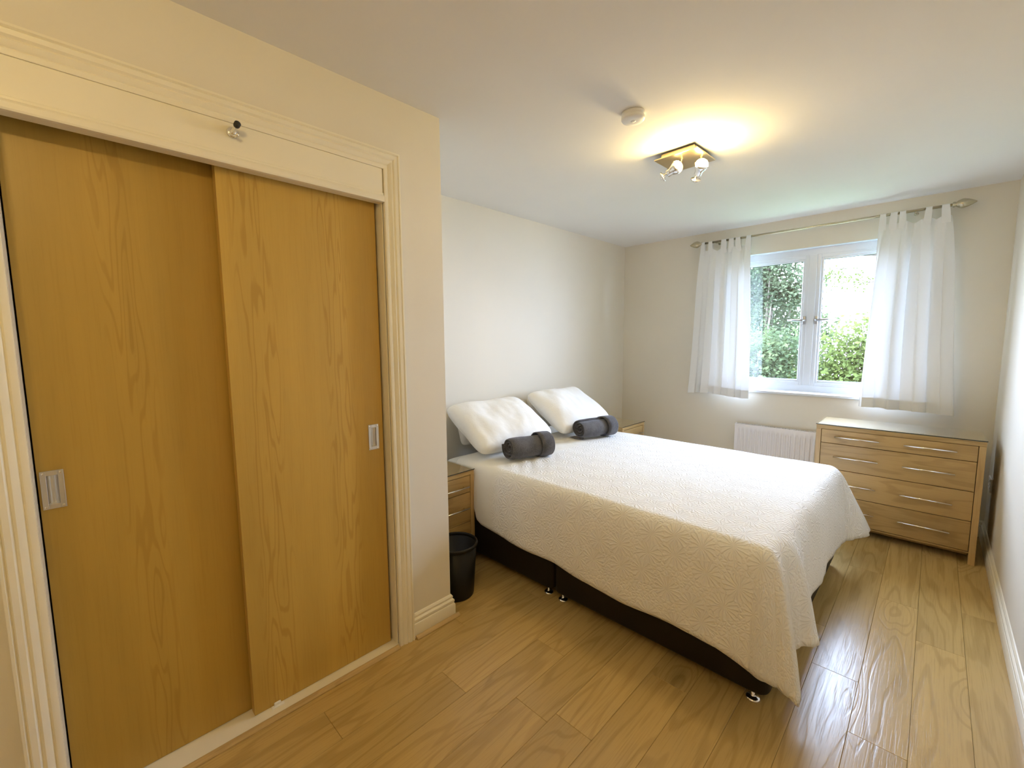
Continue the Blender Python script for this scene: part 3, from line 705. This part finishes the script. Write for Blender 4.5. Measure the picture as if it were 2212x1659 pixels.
# ------------------------------------------------------------------ rolled towels
def towel(label, a, b_, r, seed):
    a, b_ = Vector(a), Vector(b_); ln = (b_ - a).length; ax = (b_ - a).normalized()
    Z = Vector((0, 0, 1)); X = ax.cross(Z).normalized(); Zp = X.cross(ax)
    t = thing('rolled_towel', label, 'towel', a, group='rolled charcoal bath towels')
    t.matrix_world = Matrix(((ax.x, -X.x, Zp.x, a.x), (ax.y, -X.y, Zp.y, a.y), (ax.z, -X.z, Zp.z, a.z), (0, 0, 0, 1)))
    turns, th = 3.4, r / 4.2; n = 150
    def sec(q, grow, rnd):   # spiral centre line, local y/z
        an = q * turns * 2 * PI + rnd; rad = .008 + (r - .008 - th / 2) * q
        rad = rad + grow
        y, z = rad * math.cos(an) * 1.04, rad * math.sin(an) * .93
        return Vector((0, y, z)), Vector((0, math.cos(an), math.sin(an)))
    bm = bmesh.new(); nl = 14; ro = 3.9 + seed
    rows = []
    for i in range(n + 1):
        q = i / n; p, nn = sec(q, 0, ro); hw = th * .36
        prof = []
        for k in range(nl + 1):
            u = k / nl; xx = ln * u
            endr = 1 - (abs(2 * u - 1) ** 14) * .8
            sag = mnoise.noise(Vector((xx * 9, q * 6, seed))) * .004
            inset = (1 if k in (0, nl) else 0) * (1 if u < .5 else -1) * ((1 - q) * .018 + .009 * mnoise.noise(Vector((q * 14, seed, 2))))
            prof.append((bm.verts.new(p + nn * (hw * endr + sag) + Vector((xx + inset, 0, 0))), bm.verts.new(p - nn * (hw * endr - sag) + Vector((xx + inset, 0, 0)))))
        rows.append(prof)
    for A, Q in zip(rows, rows[1:]):
        for k in range(nl):
            bm.faces.new((A[k][0], A[k + 1][0], Q[k + 1][0], Q[k][0])); bm.faces.new((A[k][1], Q[k][1], Q[k + 1][1], A[k + 1][1]))
        bm.faces.new((A[0][0], Q[0][0], Q[0][1], A[0][1])); bm.faces.new((A[nl][0], A[nl][1], Q[nl][1], Q[nl][0]))
    for R_ in (rows[0], rows[-1]):
        for k in range(nl): bm.faces.new((R_[k][0], R_[k + 1][0], R_[k + 1][1], R_[k][1]))
    bmesh.ops.recalc_face_normals(bm, faces=bm.faces)
    b = B(); b.add(bm); smooth_by_angle(O('roll', b, TOWEL, t, True), 50)
    # folded over border band at the far end
    bm = bmesh.new(); rows = []
    for i in range(61):
        an = ro - 1.9 + i / 60 * 2 * PI; rows.append([])
        for u, rad in ((.70, r * .96), (.703, r * 1.015), (.80, r * 1.03), (.90, r * 1.03), (.985, r * 1.0), (1.0, r * 1.0), (1.0, r * .80)):
            f = 1 + .03 * mnoise.noise(Vector((math.cos(an) * 1.2, math.sin(an) * 1.2, u * 4 + seed)))
            rows[-1].append(bm.verts.new((ln * u, rad * f * math.cos(an) * 1.04, max(rad * f * math.sin(an) * .93, -r * .95))))
    for A, Q in zip(rows, rows[1:]):
        for k in range(len(A) - 1): bm.faces.new((A[k], A[k + 1], Q[k + 1], Q[k]))
    bmesh.ops.recalc_face_normals(bm, faces=bm.faces)
    b = B(); b.add(bm); O('border_band', b, TOWEL, t, True)
    if seed > 1:   # loose corner sticking out below the roll
        O('loose_corner', B().tube([(.03, -r * .2, -r * .80), (.004, r * .55, -r * .84), (-.006, r * 1.15, -r * .90)], [.012, .012, .002], 8), TOWEL, t, True)
    return t
towel('rolled charcoal towel on the bed by the left pillow', (.620, 1.150, .716), (.716, 1.440, .714), .084, 0)
towel('rolled charcoal towel on the bed by the right pillow', (.618, 1.920, .715), (.698, 2.245, .713), .083, 1.3)

# ------------------------------------------------------------------ waste bin, socket, smoke alarm
t = thing('waste_bin', 'black round plastic waste bin on the floor beside the closet corner', 'waste bin', (.700, .662, 0))
O('bucket', B().lathe([(0, .0), (.092, 0), (.096, .004), (.098, .012), (.116, .285), (.112, .285), (.094, .012), (0, .010)], 56), BLACKP, t, True)
O('rim', B().lathe([(.1165, .278), (.122, .282), (.1235, .290), (.1215, .297), (.1165, .299), (.1115, .296), (.1105, .289), (.112, .280)], 56), BLACKP, t, True)
t = thing('wall_socket', 'white plug socket low on the right wall behind the chest', 'socket', (W - .001, 3.43, .432))
O('plate', B().box(-.009, -.073, -.043, 0, .073, .043, .003), PLASTW, t)
for sy in (-.035, .035):
    O('switch', B().box(-.012, sy - .006, .018, -.0085, sy + .006, .036, .001, 1), PLASTW, t)
    O('pin_slot', B().box(-.0094, sy - .003, -.002, -.0088, sy + .003, .008).box(-.0094, sy - .014, -.026, -.0088, sy - .006, -.021).box(-.0094, sy + .006, -.026, -.0088, sy + .014, -.021), RUBBER, t)
t = thing('smoke_alarm', 'small round white smoke alarm on the ceiling', 'smoke alarm', (1.487, 1.098, H))
O('body', B().lathe([(0, -.0005), (.050, -.0005), (.051, -.012), (.047, -.014), (.047, -.018), (.051, -.020), (.051, -.028), (.047, -.034), (.020, -.036), (0, -.036)], 48), PLASTW, t, True)
O('test_button', B().lathe([(0, -.0385), (.010, -.0385), (.011, -.036)], 24), PLASTW, t, True)

# ------------------------------------------------------------------ ceiling spotlight fitting
lt = thing('ceiling_spotlight', 'square metal ceiling light with two lit adjustable spot heads', 'ceiling light', (1.472, 1.690, H), (0, 0, math.radians(-2)))
O('canopy', B().box(-.092, -.092, -.030, .092, .092, -.0005, .004), BRONZE, lt)
O('plate', B().box(-.118, -.118, -.037, .118, .118, -.030, .002), BRONZE, lt)
def spot(pos, aim, watts):
    pos = Vector(pos); aim = Vector(aim).normalized(); q = aim.to_track_quat('Z', 'Y').to_matrix().to_4x4()
    T_ = Matrix.Translation(pos) @ q
    h = O('spot_head', B().lathe([(0, -.060), (.016, -.060), (.020, -.056), (.020, -.040), (.026, -.030), (.034, -.014), (.037, .000), (.0355, .000), (.030, -.012), (.016, -.024), (0, -.026)], 36, T_), CHROME, lt, True)
    O('back_knob', B().lathe([(0, -.098), (.008, -.098), (.011, -.094), (.011, -.090), (.025, -.087), (.027, -.083), (.025, -.079), (.011, -.077), (.010, -.060), (0, -.060)], 30, T_), CHROME, h, True)
    O('arm', B().tube([(pos.x * .80, pos.y * .80 + .03, -.036), (pos.x * .90, pos.y * .90 + .03, -.075), pos - aim * .045], [.008, .006, .006], 10), CHROME, lt, True)
    O('bulb', B().lathe([(0, .026), (.012, .024), (.023, .018), (.030, .009), (.033, -.002), (.028, -.008)], 32, T_), BULB, h, True)
    l = bpy.data.lights.new('bulb_light', 'POINT'); l.energy = watts; l.color = LAMP_COL; l.shadow_soft_size = .03
    lo = bpy.data.objects.new('bulb_light', l); C.objects.link(lo); lo.parent = lt
    lo.matrix_local = Matrix.Translation(pos + aim * .028 + Vector((0, -.040, -.012))) @ (-aim).to_track_quat('Z', 'Y').to_matrix().to_4x4()
spot((-.002, -.081, -.088), (.80, .14, .38), LAMP_W)
spot((.101, -.015, -.086), (.50, -.40, .62), LAMP_W)
# added unseen twin, warms the near side of the bed and the closet doors
tw = copy_tree(lt); tw.location = (2.40, -1.02, H); tw.rotation_euler = (0, 0, math.radians(-90))
tw['label'] = 'added unseen copy of the square metal ceiling light behind the camera'
for c_ in tw.children:
    if c_.type == 'LIGHT': c_.data = c_.data.copy(); c_.data.energy = 11.5

# ------------------------------------------------------------------ outside
gz = -2.9
tag(O('lawn', B().box(-14, 4.2, gz - .1, 16, 40, gz), GRASS), 'green lawn far below the window outside', 'grass', kind='structure')
def tree(label, base, height, crown, leafmat, n, lsz, seed, trunk_r=.12, trunk_top=None, group='trees and shrubs seen through the window'):
    rnd = random.Random(seed); base = Vector(base)
    root = thing('tree', label, 'tree', base, group=group)
    b = B(); tp = trunk_top or height * .8
    pts = [(0, 0, 0)]; x = y = 0
    for k in range(1, 7):
        x += rnd.uniform(-.10, .10); y += rnd.uniform(-.10, .10); pts.append((x, y, tp * k / 6))
    b.tube(pts, [trunk_r * (1 - .11 * k) for k in range(7)], 9)
    O('trunk', b, BARK, root, True)
    br = B()
    for c, (rx_, ry_, rz_) in crown:
        for _ in range(5):
            q = Vector(c) + Vector((rnd.uniform(-1, 1) * rx_ * .9, rnd.uniform(-1, 1) * ry_ * .9, rnd.uniform(-.6, .9) * rz_))
            s = Vector((x * .8, y * .8, max(.2, min(tp, c[2] - rz_ * .8)))); mid = (s + q) / 2 + Vector((0, 0, .1))
            br.tube([s, mid, q], [trunk_r * .32, trunk_r * .2, .006], 5)
    O('branches', br, BARK, root, True)
    V_ = []; F_ = []
    vols = [(a * b_ * c_) ** .7 for _, (a, b_, c_) in crown]; tot = sum(vols)
    for (c, (rx_, ry_, rz_)), vol in zip(crown, vols):
        m_ = int(n * vol / tot); cl = max(6, m_ // 26)
        for _ in range(cl):
            while True:
                d = Vector((rnd.uniform(-1, 1), rnd.uniform(-1, 1), rnd.uniform(-1, 1)))
                if .25 < d.length < 1: break
            cc = Vector(c) + Vector((d.x * rx_, d.y * ry_, d.z * rz_))
            for _ in range(26):
                p = cc + Vector((rnd.gauss(0, .17), rnd.gauss(0, .17), rnd.gauss(0, .10)))
                a = Vector((rnd.gauss(0, 1), rnd.gauss(0, 1), rnd.gauss(0, .5) - .2)).normalized(); u = a.cross(Vector((rnd.gauss(0, 1), rnd.gauss(0, 1), rnd.gauss(0, 1)))).normalized()
                s = lsz * rnd.uniform(.6, 1.25); i = len(V_)
                nrm = a.cross(u) * s * .12
                V_ += [p, p + a * s * .5 + u * s * .32 + nrm, p + a * s, p + a * s * .5 - u * s * .32 + nrm]
                F_ += [(i, i + 1, i + 2), (i, i + 2, i + 3)]
    me = bpy.data.meshes.new('leaves'); me.from_pydata([tuple(v) for v in V_], [], F_)
    o = O('leaves', me, leafmat, root); o['kind'] = 'stuff'
    return root
tree('tall ivy covered tree outside the left window pane', (-.12, 10.0, gz), 8, [((.05, 0, 4.3), (.50, .5, 1.5)), ((-.1, 0, 6.0), (.75, .6, .9)), ((.42, .1, 5.3), (.32, .4, .30)), ((-.5, .2, 5.2), (.25, .4, .25))], LEAF_D, 15000, .080, 21, .15, 6.4)
tree('dark bushy shrub low outside the left window pane', (.25, 7.2, gz), 4, [((.25, 0, 3.2), (.55, .6, .95)), ((-.45, .1, 3.4), (.45, .5, 1.0)), ((.35, .1, 4.1), (.35, .4, .32))], LEAF_M, 17000, .070, 33, .10, 3.0)
tree('bright green shrub low outside the right window pane', (1.90, 7.2, gz), 4, [((-.10, 0, 3.1), (.50, .6, .90)), ((-.50, .1, 3.4), (.22, .4, .65)), ((.05, .1, 4.15), (.22, .3, .60)), ((-.35, .1, 4.1), (.18, .3, .22)), ((.6, .1, 3.5), (.4, .4, .8))], LEAF_L, 17000, .070, 47, .08, 2.8)
tree('sparse overhanging tree at the top of the right window pane', (3.4, 12.2, gz), 8, [((-2.85, 0, 5.85), (.28, .4, .22)), ((-2.3, 0, 5.55), (.40, .4, .10)), ((-2.75, 0, 6.3), (.30, .4, .15)), ((-1.0, 0, 6.9), (1.2, .6, .5)), ((.3, 0, 6.0), (1.0, .7, 1.5))], LEAF_L, 7000, .075, 58, .14, 5.6)
tree('hazy background tree farther beyond the left pane', (-2.4, 14.5, gz), 8, [((0, 0, 5.0), (1.9, 1.2, 2.6)), ((1.8, .2, 3.8), (1.3, 1.0, 1.5))], LEAF_M, 22000, .12, 66, .2, 5)
